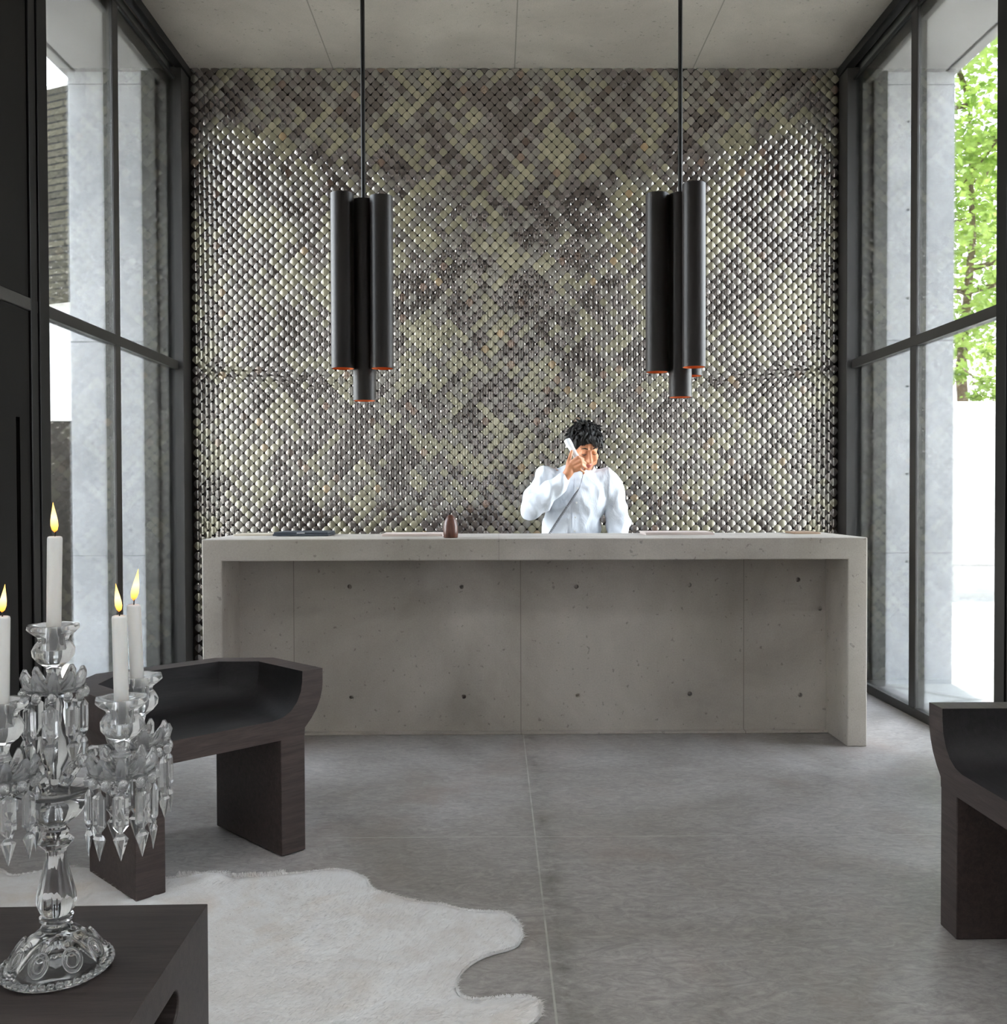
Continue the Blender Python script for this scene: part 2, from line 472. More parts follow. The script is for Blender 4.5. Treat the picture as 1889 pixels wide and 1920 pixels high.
w5 = struct(empty('fill_skylight', (0, 0, CEIL)))  # skylight made up to brighten the foreground from above, never in view
def frost(name, T):
    t = NT(name); tr = t.new('ShaderNodeBsdfTranslucent'); tr.inputs['Color'].default_value = (T,T,T*.98,1)
    t.link(tr.outputs[0], t.out.inputs['Surface']); return t.mat
M['opal'] = frost('fill_opal_glass', .44)
m = MB(); m.box(-2.0,-1.9,SK0-.1,SK1+.1,.35,.95); m.box(2.17,2.27,SK0-.1,SK1+.1,.35,.95); m.box(-1.9,2.17,SK0-.1,SK0,.35,.95); m.box(-1.9,2.17,SK1,SK1+.1,.35,.95)
m.build('upstand', M['ceil'], w5)
for a, b in ((-1.9,-.55),(-.5,.77),(.82,2.17)):
    m = MB(); m.box(a, b, SK0, SK1, .90, .906); m.build('pane', M['opal'], w5)
for a, b in ((-.55,-.5),(.77,.82)):
    m = MB(); m.box(a, b, SK0, SK1, .82, .94); m.build('glazing_bar', M['steel'], w5)
# ------------------------------------------------------------------ outside
m = MB(); m.box(-40, 40, -40, 60, -.4, -.035)
t = NT('pale_paving'); br = t.new('ShaderNodeTexVoronoi'); br.feature = 'DISTANCE_TO_EDGE'; br.inputs['Scale'].default_value = .9; t.link(t.obj(), br.inputs['Vector'])
c_ = t.ramp(t.noise(.8, 5), [(.3, srgb(178,176,170)), (.7, srgb(206,204,198))])
c_ = t.mix(srgb(150,147,140), c_, t.ramp(br.outputs['Distance'], [(.0, 0.), (.03, 1.)]))
t.set(Base_Color=c_, Roughness=.85)
struct(m.build('ground', t.mat))

m = MB(); m.box(4.6, 16, 12, 12.3, -.05, 2.42); m.box(4.6, 16, 11.9, 12.0, -.05, .03)
tag(m.build('garden_wall', M['pale_wall'], bevel=.01), 'low pale concrete garden wall with horizontal joints behind the right window', 'wall')

def stone_mat():
    t = NT('dark_stacked_stone')
    b = t.new('ShaderNodeTexBrick'); b.inputs['Scale'].default_value = 1.; b.inputs['Brick Width'].default_value = .6; b.inputs['Row Height'].default_value = .085
    b.inputs['Mortar Size'].default_value = .012; b.inputs['Color1'].default_value = srgb(92,88,72); b.inputs['Color2'].default_value = srgb(66,63,52); b.inputs['Mortar'].default_value = srgb(38,36,30)
    mp = t.mapping((1,1,1), (PI/2,0,0)); t.link(mp, b.inputs['Vector'])
    c = t.mix(b.outputs['Color'], t.ramp(t.noise(6,5,.7), [(.3,.7),(.7,1.)]), .6, 'MULTIPLY')
    t.set(Base_Color=c, Roughness=.9).bump(b.outputs['Fac'], -.5, .02); return t.mat
M['stone'] = stone_mat()
M['darkstone'] = flat('dark_garden_stone', srgb(44,40,34), .8, 0, .3, .35, 5)
M['render'] = flat('white_render', srgb(232,232,228), .9, 0, .2, .03, 2)
h = empty('neighbouring_building', (-5.55, 12.0, 0), math.radians(-24))
m = MB()
m.box(-.13, 5.5, 0, 5, 3.78, 6.28)
for k in range(16): m.box(-.16, -.13, -.02 if k % 2 else .03, .6, 3.78+k*.156, 3.78+k*.156+.12)
m.build('stone_upper_storey', M['stone'], h)
m = MB(); m.box(-3.5, -.13, .4, 5, 3.78, 6.22); m.build('stone_return', M['stone'], h)
m = MB(); m.box(-3.2, 5.2, .5, 4.8, -.1, 3.78); m.build('white_lower_storey', M['render'], h)
m = MB(); m.box(-.13, 5.5, 0, 5, 6.28, 6.33); m.build('roof_edge', M['pale_wall'], h)
tag(h, 'two storey building with dark stone upper floor and white base outside the left window', 'building')
m = MB(); m.box(-9, -2.95, 7.9, 8.15, -.05, 1.88)
tag(m.build('garden_wall', M['darkstone'], bevel=.01), 'low dark stone garden wall outside the left window, before the white building', 'wall')

def leaf_mat(name, c0, c1):
    t = NT(name)
    c = t.ramp(t.noise(1.6, 4, .6), [(.3, c0), (.7, c1)])
    tr = t.new('ShaderNodeBsdfTranslucent'); t.link(c, tr.inputs['Color'])
    mx = t.new('ShaderNodeMixShader'); mx.inputs[0].default_value = .5
    t.set(Base_Color=c, Roughness=.5)
    t.link(t.bsdf.outputs[0], mx.inputs[1]); t.link(tr.outputs[0], mx.inputs[2]); t.link(mx.outputs[0], t.out.inputs['Surface'])
    return t.mat
M['leaf'] = leaf_mat('sunlit_leaves', srgb(120,155,60), srgb(186,205,110))
M['bark'] = flat('grey_brown_bark', srgb(108,92,74), .9, 0, .2, .3, 9)
def tree(loc, H, R, nclump, nleaf, size, label, group=None, rng=3, trunk=.14, base=.35):
    rg = random.Random(rng)
    t = empty('garden_tree', loc)
    b = MB(); tops = []
    tp = [(0,0,-.05),(.1,.05,H*.18),(.0,.1,H*.36),(.15,.0,H*.6),(.1,.05,H*.85)]
    b.tube(tp, [trunk,trunk*.8,trunk*.65,trunk*.42,trunk*.12], 10)
    for k in range(11):
        z = H*(base+ .5*rg.random()); a = rg.random()*2*PI; L = R*(.6+.5*rg.random())
        p0 = Vector((.05,.05,z)); p1 = p0+Vector((math.cos(a)*L*.5, math.sin(a)*L*.5, L*.12)); p2 = p0+Vector((math.cos(a)*L, math.sin(a)*L, L*(.1+.5*rg.random())))
        b.tube([p0,p1,p2], [trunk*.34,trunk*.22,.012], 7); tops += [p1,p2]
    b.build('trunk', M['bark'], t, smooth='all')
    cl = []
    for k in range(nclump):
        a = rg.random()*2*PI; ph = math.asin(2*rg.random()-1); q = rg.random()**.4
        cl.append(Vector((R*q*math.cos(ph)*math.cos(a), R*q*math.cos(ph)*math.sin(a), H*(.5+base*.45)+ (H*(1-base)*.5)*q*math.sin(ph))))
    vs = []; fs = []
    for k in range(nleaf):
        c = cl[rg.randrange(len(cl))]
        p = c + Vector((rg.gauss(0,1), rg.gauss(0,1), rg.gauss(0,.8)))*R*.13
        d = Vector((rg.gauss(0,1), rg.gauss(0,1), rg.gauss(-.3,.7))).normalized(); u = d.orthogonal().normalized()
        u = Matrix.Rotation(rg.random()*6.28, 3, d) @ u
        s = size*(.7+.6*rg.random()); i = len(vs)
        vs += [p, p+d*s*.5+u*s*.3, p+d*s, p+d*s*.5-u*s*.3]; fs.append((i,i+1,i+2,i+3))
    f = MB(); f.add(vs, fs); f.build('foliage', M['leaf'], t)
    tag(t, label, 'tree', group)
tree((8.3,17.0,0), 9.6, 3.0, 110, 15000, .15, 'tall leafy green tree behind the garden wall seen through the right window', rng=5, base=.40)
tree((6.78,13.25,0), 3.42, .48, 22, 3600, .075, 'small round green tree just above the garden wall, below the tall tree', rng=8, trunk=.035)

# ------------------------------------------------------------------ reception desk
DX0, DX1, DY, DZ = -1.456, 1.850, 4.757, 1.045
desk = empty('reception_desk', (0,0,0))
pl = [(DX0,0),(DX0+.098,0),(DX0+.098,DZ-.108),(DX1-.098,DZ-.108),(DX1-.098,0),(DX1,0),(DX1,DZ),(DX0,DZ)]
m = MB(); n = len(pl)
m.add([(x,DY,z) for x,z in pl]+[(x,5.40,z) for x,z in pl], [tuple(range(n)), tuple(range(2*n-1,n-1,-1))]+[(i,n+i,n+(i+1)%n,(i+1)%n) for i in range(n)])
m.build('cast_frame', M['desk_top'], desk, bevel=.005)
m = MB(); m.box(DX0+.097, DX1-.097, 5.075, 5.20, 0, DZ-.107); o = m.build('front_panel', M['desk'], desk)
holes = [(656,1100),(866,1100),(1081,1100),(1293,1097),(1497,1087),(659,1308),(870,1306),(1084,1304),(1294,1301),(1501,1303),(1538,1141)]
F_, PIT, YAW, ROL = 1800., math.radians(-1.0), math.radians(-.46), math.radians(-.17)
HCAM = 1.26
RC = Matrix.Rotation(YAW,3,'Z') @ Matrix.Rotation(PI/2+PIT,3,'X') @ Matrix.Rotation(ROL,3,'Z')
def ray(x, y): return RC @ Vector(((x-944.5)/F_, -(y-960)/F_, -1))
def aty(x, y, Y): d = ray(x, y); return Vector((0,0,HCAM)) + d*(Y/d.y)
c = MB()
for hx, hy in holes:
    p = aty(hx, hy, 5.075); c.tube([(p.x,5.05,p.z),(p.x,5.10,p.z)], [.0145,.010], 14)
cut(o, c)
m = MB(); m.box(DX0+.098, DX1-.098, 5.20, 5.535, .70, .74); m.build('inner_shelf', M['desk'], desk, bevel=.004)
m = MB(); m.box(DX0+.098, DX1-.098, 5.03, 5.076, 0, .012); m.build('mortar_lip', M['desk'], desk, bevel=.004)
tag(desk, 'long cast concrete reception desk with recessed front panel in front of the scale wall', 'desk')

# things on the desk
v = empty('wooden_bottle', (-.229, 4.86, DZ))
m = MB(); m.lathe([(.0,0),(.033,0),(.0365,.004),(.0375,.03),(.036,.06),(.031,.085),(.022,.104),(.013,.113),(.008,.117),(0,.118)], 28)
m.build('body', wood('reddish_turned_wood', srgb(70,40,30), srgb(104,66,52), .35, 2), v, smooth='all')
m = MB(); m.tube([(0,0,.112),(.001,0,.15),(.0,0,.168)], [.0022,.002,.0012], 8); m.build('stem', M['steel_in'], v, smooth='all')
tag(v, 'brown turned wood bottle with a thin stem standing on the desk', 'bottle')

lp = empty('laptop', (-1.035, 5.16, DZ))
dk = flat('dark_blue_grey_plastic', srgb(52,58,66), .45)
m = MB(); m.prism([(-.150,-.06),(.145,-.06),(.145,.17),(-.128,.17)], .002, .012); m.build('base', dk, lp, bevel=.002)
m = MB(); m.prism([(-.146,-.058),(.143,-.058),(.143,.168),(-.126,.168)], .0125, .023); lid = m.build('lid', dk, lp, bevel=.003)
m = MB()
for k in range(5): m.box(-.022+k*.0085, -.022+k*.0085+.0068, -.0595, -.0575, .0155, .0195)
m.build('logo', flat('white_print', srgb(235,235,235), .5), lid)
tag(lp, 'closed dark blue-grey laptop with small white logo on left of desk', 'laptop')
def folder(x0, x1, y0, y1, z, col, label, cat, name, sheets=3):
    t = empty(name, ((x0+x1)/2, (y0+y1)/2, DZ))
    w, d = (x1-x0)/2, (y1-y0)/2
    m = MB(); m.box(-w, w, -d, d, .0, z*.55); m.build('pages', flat(name+'_paper', col, .8, var=.04), t, bevel=.001)
    m = MB(); m.box(-w-.003, w-.004, -d+.004, d+.003, z*.56, z); m.build('cover', flat(name+'_cover', tuple(min(1,c*1.08) for c in col[:3])+(1,), .7, var=.04), t, bevel=.001)
    tag(t, label, cat)
folder(-.60, -.28, 5.05, 5.28, .013, srgb(196,180,172), 'pale pinkish folder lying flat on the desk just left of the wooden bottle', 'folder', 'document_folder')
folder(.80, 1.165, 5.10, 5.32, .015, srgb(186,172,166), 'pale pinkish folder lying flat on the desk right of the receptionist', 'folder', 'document_folder')
folder(-1.41, -1.20, 5.17, 5.34, .010, srgb(176,166,150), 'beige paper stack on the left end of the desk, left of the laptop', 'papers', 'paper_stack')
folder(1.62, 1.76, 5.18, 5.36, .010, srgb(150,126,104), 'small tan booklet on the right end of the desk', 'booklet', 'tan_booklet')

# ------------------------------------------------------------------ pendant lamps
def pendant(x, y, ztop, zc, ring, offs, label):
    t = empty('pendant_lamp', (x, y, 0))
    m = MB(); m.tube([(0,0,ztop-.05),(0,0,CEIL)], [.0115]*2, 12); m.build('suspension_rod', M['steel_in'], t, smooth=True)
    m = MB(); m.lathe([(.05,CEIL-.025),(.05,CEIL-.001)], 24); m.build('ceiling_rose', M['steel_in'], t, smooth=True)
    R = .060; Ri = .0565
    def tubepart(cx, cy, z0, z1):
        m = MB(); m.lathe([(Ri,z0),(R,z0),(R,z1),(Ri*.98,z1),(Ri*.98,z1-.03),(0.002,z1-.03)], 40, (cx,cy,0), caps=False)
        p = m.build('tube', M['bronze'], t, smooth=True)
        m = MB(); m.lathe([(Ri-.0006,z0+.001),(Ri-.0006,z0+.22),(.01,z0+.225)], 32, (cx,cy,0), caps=False); m.build('copper_lining', M['copper'], p, smooth=True)
        m = MB(); m.ell((cx,cy,z0+.11), (.028,.028,.04)); m.build('bulb', M['bulb'], p, smooth='all')
    tubepart(0, 0, zc, ztop-.03)
    for a, (dz0, dz1) in zip(ring, offs):
        tubepart(.1205*math.cos(math.radians(a)), .1205*math.sin(math.radians(a)), dz0, dz1)
    tag(t, label, 'lamp', 'tube cluster pendant lamps')
pendant(-.687, 5.05, 2.83, 1.757, (-147,-33,95), ((1.917,2.815),(1.917,2.80),(1.917,2.82)), 'dark bronze tube cluster pendant lamp above the wooden bottle, left of the receptionist')
pendant(.972, 5.05, 2.86, 1.772, (176,52,-66), ((1.905,2.835),(1.895,2.83),(1.915,2.85)), 'dark bronze tube cluster pendant lamp above the pinkish folder, right of the receptionist')

# ------------------------------------------------------------------ carved tub chairs
W_ = .62
def chair(loc, rz, label, name='tub_chair'):
    t = empty(name, loc, rz)
    def path(d, n=1):
        a = -.076+d; b = .482-d; c = .401-d*math.sqrt(2)
        half = [(a,0.0),(a,a+c),(b-c,b)]
        return half+[(W_-p[0],p[1]) for p in half[::-1]]
    rows = []
    # outer skin: underside edge, curve out, rim, then the inner bowl down to the seat floor
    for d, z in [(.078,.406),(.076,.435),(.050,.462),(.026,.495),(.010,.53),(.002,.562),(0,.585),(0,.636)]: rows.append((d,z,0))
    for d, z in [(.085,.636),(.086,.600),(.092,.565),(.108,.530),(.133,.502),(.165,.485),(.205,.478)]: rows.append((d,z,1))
    shell = MB(); P = [[(x,y,z) for x,y in path(d)] for d,z,_ in rows]
    n = len(P[0]); vs = [p for r in P for p in r]; fs = []; ms = []
    for i in range(len(rows)-1):
        for k in range(n-1): fs.append((i*n+k,i*n+k+1,(i+1)*n+k+1,(i+1)*n+k))
    L = len(rows)-1
    fs.append(tuple(L*n+k for k in range(n)))                       # seat floor
    fs.append(tuple(k for k in range(n-1,-1,-1)))                   # underside
    fs.append(tuple([i*n for i in range(len(rows))]+[i*n+n-1 for i in range(len(rows)-1,-1,-1)]))   # front profile
    shell.add(vs, fs)
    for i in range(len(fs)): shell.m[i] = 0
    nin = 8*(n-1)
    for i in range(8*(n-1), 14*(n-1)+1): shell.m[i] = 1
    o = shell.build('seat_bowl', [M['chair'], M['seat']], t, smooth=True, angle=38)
    for a, s in ((0,1),(W_,-1)):
        m = MB(); m.prism([(a,.001),(a+s*.098,.001),(a+s*.098,.452),(a,.350)][::s], 0, .44)
        m.build('leg', M['chair'], t, bevel=.003)
    tag(t, label, 'chair', 'carved dark wooden tub chairs')
    return t
chair((-1.118, 2.959, .004), math.radians(45), 'dark carved wooden tub chair whose front leg stands on the white hide rug')
chair((1.297, 2.779, .0), math.radians(-90), 'dark carved wooden tub chair on bare floor beside the right window wall')

# ------------------------------------------------------------------ coffee table
tb = empty('coffee_table', (-.537, 1.774, .004), math.radians(1.2))
m = MB(); m.box(-.80, 0, -.80, 0, .0, .5); o = m.build('body', M['table'], tb, bevel=0)
c = MB(); pts = []
for k in range(24):
    a = 2*PI*k/24; cy = -.29 + (.085 if math.sin(a) > 0 else -.085) ; pts.append((cy+.026*math.sin(a), .413+.026*math.cos(a)))
c.add([(-.06,p,q) for p,q in pts]+[(.05,p,q) for p,q in pts], [tuple(range(24)), tuple(range(47,23,-1))]+[(k,(k+1)%24,24+(k+1)%24,24+k) for k in range(24)])
cut(o, c)
b = o.modifiers.new('Bevel','BEVEL'); b.width = .003; b.segments = 2; b.limit_method = 'ANGLE'
tag(tb, 'dark stained wooden block table with a slot handle, under the crystal candelabrum', 'table')

# ------------------------------------------------------------------ hide rug
rug_pts = [(-2.353,2.954),(-1.987,3.154),(-1.677,3.230),(-1.604,3.161),(-1.515,3.209),(-1.450,3.249),(-1.390,3.244),(-1.230,3.186),(-1.083,3.135),(-1.025,3.161),(-0.975,3.147),(-0.904,3.163),(-0.842,3.123),(-0.822,3.153),(-0.756,3.139),(-0.706,3.169),(-0.651,3.177),(-0.542,3.212),(-0.488,3.184),(-0.427,3.130),(-0.409,3.069),(-0.386,3.024),(-0.329,3.002),(-0.310,2.974),(-0.248,2.950),(-0.228,2.930),(-0.179,2.933),(-0.112,2.887),(-0.047,2.871),(0.011,2.874),(0.049,2.833),(0.071,2.770),(0.075,2.709),(0.068,2.677),(0.049,2.636),(-0.014,2.606),(-0.054,2.573),(-0.087,2.522),(-0.105,2.463),(-0.102,2.410),(-0.082,2.364),(-0.040,2.368),(0.013,2.378),(0.068,2.387),(0.100,2.371),(0.114,2.327),(0.107,2.288),(0.065,2.232),(-0.041,2.178),(-0.202,2.079),(-0.311,1.886),(-0.418,1.637),(-0.622,1.506),(-1.046,1.511),(-1.507,1.650),(-1.98,1.95),(-2.04,2.680)]
rug_pts = [(max(x,-2.06),y) for x,y in rug_pts]
def hide_rug():
    pts = []
    n = len(rug_pts)
    for i in range(n):
        a = Vector(rug_pts[i]); b = Vector(rug_pts[(i+1)%n]); k = max(1, int((b-a).length/.022))
        for j in range(k): pts.append(a.lerp(b, j/k))
    pts = [(pts[i-1]+pts[i]*2+pts[(i+1)%len(pts)])/4 for i in range(len(pts))]
    N = len(pts)
    px = np.array([p.x for p in pts]); py = np.array([p.y for p in pts])
    def inside(x, y):
        j = np.roll(np.arange(N), 1); c = ((py > y) != (py[j] > y)) & (x < (px[j]-px)*(y-py)/(py[j]-py+1e-12)+px)
        return bool(c.sum() % 2)
    def edist(x, y): return math.sqrt(((px-x)**2+(py-y)**2).min())
    grid = []
    y = 1.52
    while y < 3.25:
        x = -2.05
        while x < .12:
            if inside(x, y) and edist(x, y) > .012: grid.append(Vector((x+random.uniform(-.004,.004), y+random.uniform(-.004,.004))))
            x += .03
        y += .03
    allp = pts+grid
    res = geometry.delaunay_2d_cdt([p.to_2d() for p in allp], [(i,(i+1)%N) for i in range(N)], [], 1, 1e-6)
    v2, _, faces = res[0], res[1], res[2]
    def pressed(x, y, mg=.012):
        if -1.36 < x < -.53 and .96 < y < 1.79: return True
        dx, dy = x+1.118, y-2.959; u = (dx+dy)*.70711; v = (dy-dx)*.70711
        return -mg < u < .098+mg and -mg < v < .45+mg
    def height(x, y):
        if pressed(x, y): return .0025
        e = edist(x, y)
        w = max(0, noise.noise(Vector((x*2.3, y*2.3, .4)))*.010 + noise.noise(Vector((x*6, y*6, 3.4)))*.004)
        back = math.exp(-((y-3.12)/.10)**2)*max(0, noise.noise(Vector((x*9, 1.1, 0)))+.35)*.03 if -1.0 < x < -.75 else 0
        return .004 + .008*min(1, e/.03) + min(1, e/.08)*w + back*min(1,e/.02)
    vs = [(p.x, p.y, height(p.x, p.y)) for p in v2]
    nv = len(vs)
    m = MB(); m.add(vs+[(p[0],p[1],.001) for p in vs], list(faces)+[tuple(nv+i for i in f[::-1]) for f in faces]+[(i,(i+1)%N,nv+(i+1)%N,nv+i) for i in range(N)])
    t = NT('white_cow_hair')
    f1 = t.noise(4, 6, .7, 1.5); f2 = t.noise(60, 4, .7, .6, t.mapping((1,3,1), (0,0,.4)))
    c = t.ramp(f1, [(.3, srgb(212,206,202)), (.6, srgb(231,230,230))])
    xs = t.new('ShaderNodeSeparateXYZ'); t.link(t.obj(), xs.inputs[0])
    tan = t.math('MULTIPLY', t.ramp(xs.outputs[1], [(0,0.),(1,1.)]), 0)
    patch = t.math('MULTIPLY', t.ramp(t.noise(2.1, 4, .6, .4), [(.55,0.),(.72,1.)]), .55)
    c = t.mix(c, srgb(206,186,164), patch)
    c = t.mix(c, t.ramp(f2, [(.3,.8),(.7,1.)]), .35, 'MULTIPLY')
    t.set(Base_Color=c, Roughness=.75, Sheen_Weight=.25).bump(f2, .35, .004)
    o = m.build('hide_rug', t.mat, None, smooth='all')
    # the hair: fine tapered strands lying over the hide
    rg = random.Random(2); V = []; Fc = []
    def strand(x, y, ang, L, w, lift, z):
        d = Vector((math.cos(ang), math.sin(ang), 0)); u = Vector((-d.y, d.x, 0))
        p0 = Vector((x,y,z)); p1 = p0 + d*L*.55 + Vector((0,0,lift)); p2 = p0 + d*L + Vector((rg.gauss(0,.002), rg.gauss(0,.002), lift*.35))
        p2.z = max(p2.z, .003); i = len(V)
        V.extend([p0-u*w, p0+u*w, p1+u*w*.7, p1-u*w*.7, p2]); Fc.extend([(i,i+1,i+2,i+3),(i+3,i+2,i+4)])
    cnt = 0
    while cnt < 30000:
        x = rg.uniform(-1.6, .12); y = rg.uniform(1.75, 3.25)
        if not inside(x, y): continue
        if pressed(x, y, .018): continue
        ang = .25 + 1.3*noise.noise(Vector((x*1.7, y*1.7, 9))) + rg.gauss(0,.28)
        if y > 3.02: ang += .5
        strand(x, y, ang, rg.uniform(.014,.030), .0007, rg.uniform(.002,.006), height(x,y)-.001); cnt += 1
    for i in range(N):
        a, b = pts[i], pts[(i+1)%N]; nrm = Vector((b.y-a.y, a.x-b.x)).normalized(); an = math.atan2(nrm.y, nrm.x)
        if inside(a.x+nrm.x*.01, a.y+nrm.y*.01): an += PI
        for k in range(44):
            p = a.lerp(b, rg.random())
            if pressed(p.x, p.y, .02): continue
            long = 1.7 if (-1.05 < p.x < -.7 and p.y > 3.0) else 1
            strand(p.x - math.cos(an)*.004, p.y - math.sin(an)*.004, an+rg.gauss(.25,.5), rg.uniform(.005,.014)*long, .0008, rg.uniform(.001,.006)*long*long, .006)
    f = MB(); f.add(V, Fc)
    hair = f.build('hair', t.mat, o); hair['kind'] = 'stuff'
    tag(o, 'white cow hide rug lying on the concrete floor under chair and table', 'rug')
hide_rug()

# ------------------------------------------------------------------ crystal candelabrum
CX, CY, CZ = -.705, 1.530, .5045
cn = empty('candelabrum', (CX, CY, CZ))
G = M['crystal']
m = MB()
m.lathe([(.0,.046),(.016,.045),(.034,.036),(.050,.022),(.060,.008),(.066,.0),(.078,0),(.083,.004),(.083,.009),(.077,.013),(.071,.015),(.064,.027),(.052,.045),(.038,.056),(.027,.062),(.022,.066),(0,.066)], 64, flute=lambda a,z: 1+.035*math.cos(8*a)*(1 if .012<z<.06 else 0))
for k in range(40):
    a = 2*PI*k/40; m.ell((.0805*math.cos(a), .0805*math.sin(a), .009), .0062, nu=10, nv=6)
foot = m.build('foot', M['clear'], cn, smooth=True, angle=50)
for k in range(8):
    a = 2*PI*k/8; m = MB()
    tt = Vector((-math.sin(a), math.cos(a), 0)); ss = Vector((-math.cos(a)*.56, -math.sin(a)*.56, .83)); nn = Vector((math.cos(a)*.83, math.sin(a)*.83, .56))
    cc = Vector((.0615*math.cos(a), .0615*math.sin(a), .0345))
    for rr, tw in ((1.,.0024),(.62,.0016)):
        m.tube([cc+nn*.0006+tt*.0135*rr*math.cos(q*PI/12)+ss*.0175*rr*math.sin(q*PI/12) for q in range(25)], tw, 8, caps=False)
    m.build('medallion', M['clear'], foot, smooth='all')
m = MB(); m.lathe([(.0,.064),(.022,.064),(.0245,.068),(.022,.073),(.0195,.076),(.0255,.081),(.0255,.086),(.021,.089),(0,.089)], 32); m.build('collar', M['clear'], cn, smooth=True, angle=50)
m = MB(); m.lathe([(.0,.087),(.018,.087),(.026,.095),(.0305,.107),(.030,.120),(.025,.141),(.0195,.162),(.016,.180),(.0155,.190),(.017,.196),(0,.196)], 40, flute=lambda a,z: 1-.09*abs(math.cos(5*a)))
m.build('baluster', M['clear'], cn, smooth=True, angle=60)
m = MB(); m.lathe([(.0,.194),(.016,.194),(.021,.199),(.0275,.206),(.021,.213),(.0185,.216),(.021,.221),(.0165,.227),(.015,.232),(0,.232)], 36, flute=lambda a,z: 1+.02*math.cos(10*a)); m.build('knop', M['clear'], cn, smooth=True, angle=50)
m = MB(); m.lathe([(.0,.230),(.014,.230),(.024,.237),(.035,.247),(.043,.257),(.0475,.267),(.046,.273),(.040,.277),(.034,.279),(0,.279)], 48, flute=lambda a,z: 1+.045*math.cos(8*a)); m.build('bowl', G, cn, smooth=True, angle=60)
m = MB(); m.lathe([(.0,.277),(.030,.277),(.048,.281),(.060,.288),(.0605,.291),(.050,.288),(.030,.284),(0,.283)], 56, flute=lambda a,z: 1+.015*math.cos(16*a)); m.build('drip_dish', G, cn, smooth=True, angle=60)
m = MB(); m.lathe([(.0,.282),(.0135,.282),(.0105,.292),(.0095,.312),(.012,.322),(.019,.335),(.0225,.350),(.020,.372),(.015,.392),(.0125,.410),(.015,.424),(.012,.436),(0,.436)], 24, flute=lambda a,z: 1+.05*math.cos(6*a)); m.build('centre_column', G, cn, smooth=True, angle=50)

def socket(c, s=1.0, parent=cn):
    """turned candle cup; c = centre at the foot of the cup, the candle sits .045 s above it"""
    m = MB()
    P = [(.0,0),(.011,0),(.0145,.003),(.012,.008),(.010,.016),(.0125,.026),(.024,.036),(.0315,.046),(.0325,.055),(.028,.063),(.0225,.070),(.0245,.076),(.034,.083),(.0395,.089),(.0385,.094),(.030,.094),(.0118,.090),(.0118,.052),(0,.052)]
    m.lathe([(r*s,z*s) for r,z in P], 32, c, flute=lambda a,z: 1+(.05*math.cos(8*a) if z > .03*s else 0))
    return m.build('candle_socket', G, parent, smooth=True, angle=60)
def bobeche(c, R=.047, npr=8, ph=0, tall=1.0, parent=cn):
    m = MB()
    m.lathe([(.0,0),(.012,0),(R*.7,.004),(R,.010),(R*1.02,.014),(R*.9,.013),(R*.6,.009),(.014,.008),(0,.008)], 40, c, flute=lambda a,z: 1+.05*math.cos(12*a))
    for k in range(10):                                      # curled leaves round the rim
        a = 2*PI*k/10+ph; ca, sa = math.cos(a), math.sin(a)
        q = [(R*.35,.006),(R*.62,.010),(R*.86,.020),(R*.99,.034),(R*.97,.041)]
        m.tube([(c[0]+r*ca, c[1]+r*sa, c[2]+z) for r,z in q], [.004,.0085,.0095,.0065,.003], 8)
    for k in range(12):                                      # lower tier of cut drops
        a = 2*PI*(k+.5)/12+ph; ca, sa = math.cos(a), math.sin(a)
        m.ell((c[0]+R*1.0*ca, c[1]+R*1.0*sa, c[2]+.002), (.0075,.0075,.0095), nu=8, nv=6)
    b = m.build('bobeche', G, parent, smooth=True, angle=40)
    for k in range(npr):
        a = 2*PI*(k+.25)/npr+ph; p = MB()
        x, y = c[0]+R*.97*math.cos(a), c[1]+R*.97*math.sin(a); z = c[2]-.008
        sw = random.uniform(-.03,.03)
        prof = [(.0,0),(.003,-.002),(.0125,-.010),(.0125,-.052*tall),(.0050,-.061*tall),(.0042,-.064*tall),(.0118,-.072*tall),(.0002,-.106*tall)]
        p.lathe([(r,zz) for r,zz in prof], 8, (0,0,0), sy=.55, ph=PI/8)
        Mx = Matrix.Translation((x,y,z)) @ Matrix.Rotation(a+PI/2+sw*6,4,'Z') @ Matrix.Rotation(sw,4,'X')
        p.v = [tuple(Mx @ Vector(v)) for v in p.v]
        p.build('prism_drop', G, b)
    return b
socket((0,0,.458)); bobeche((0,0,.440), .0455, 8, .1, .95)
arms = [(.123,-.040,.0), (.100,.090,.01), (-.052,-.062,.0)]
for ax, ay, dz in arms:
    R = math.hypot(ax, ay); ux, uy = ax/R, ay/R
    zc = .318+dz
    m = MB()
    prof = [(.012,.286),(.024,.312),(R*.36,.338),(R*.55,.340),(R*.70,.318),(R*.84,.296),(R*.96,.296),(R,.318+dz)]
    P = []
    for i in range(len(prof)-1):
        for j in range(5):
            f = j/5; P.append((prof[i][0]*(1-f)+prof[i+1][0]*f, prof[i][1]*(1-f)+prof[i+1][1]*f))
    P.append(prof[-1]); 
    for _ in range(3): P = [P[0]]+[((P[i-1][0]+P[i][0]*2+P[i+1][0])/4, (P[i-1][1]+P[i][1]*2+P[i+1][1])/4) for i in range(1,len(P)-1)]+[P[-1]]
    m.tube([(r*ux, r*uy, z) for r,z in P], [.0098+.0014*math.cos(i*1.6) for i in range(len(P))], 8)
    arm = m.build('arm', G, cn, smooth=False)
    bobeche((ax, ay, zc), .049, 9, random.random(), 1.0)
    m = MB(); m.lathe([(.0,zc+.006),(.012,zc+.006),(.009,zc+.020),(.010,zc+.034),(0,zc+.034)], 20, (ax,ay,0)); m.build('arm_stem', G, arm, smooth=True)
    socket((ax, ay, zc+.032))
tag(cn, 'cut crystal candelabrum with hanging prisms standing on the dark block table', 'candelabrum')

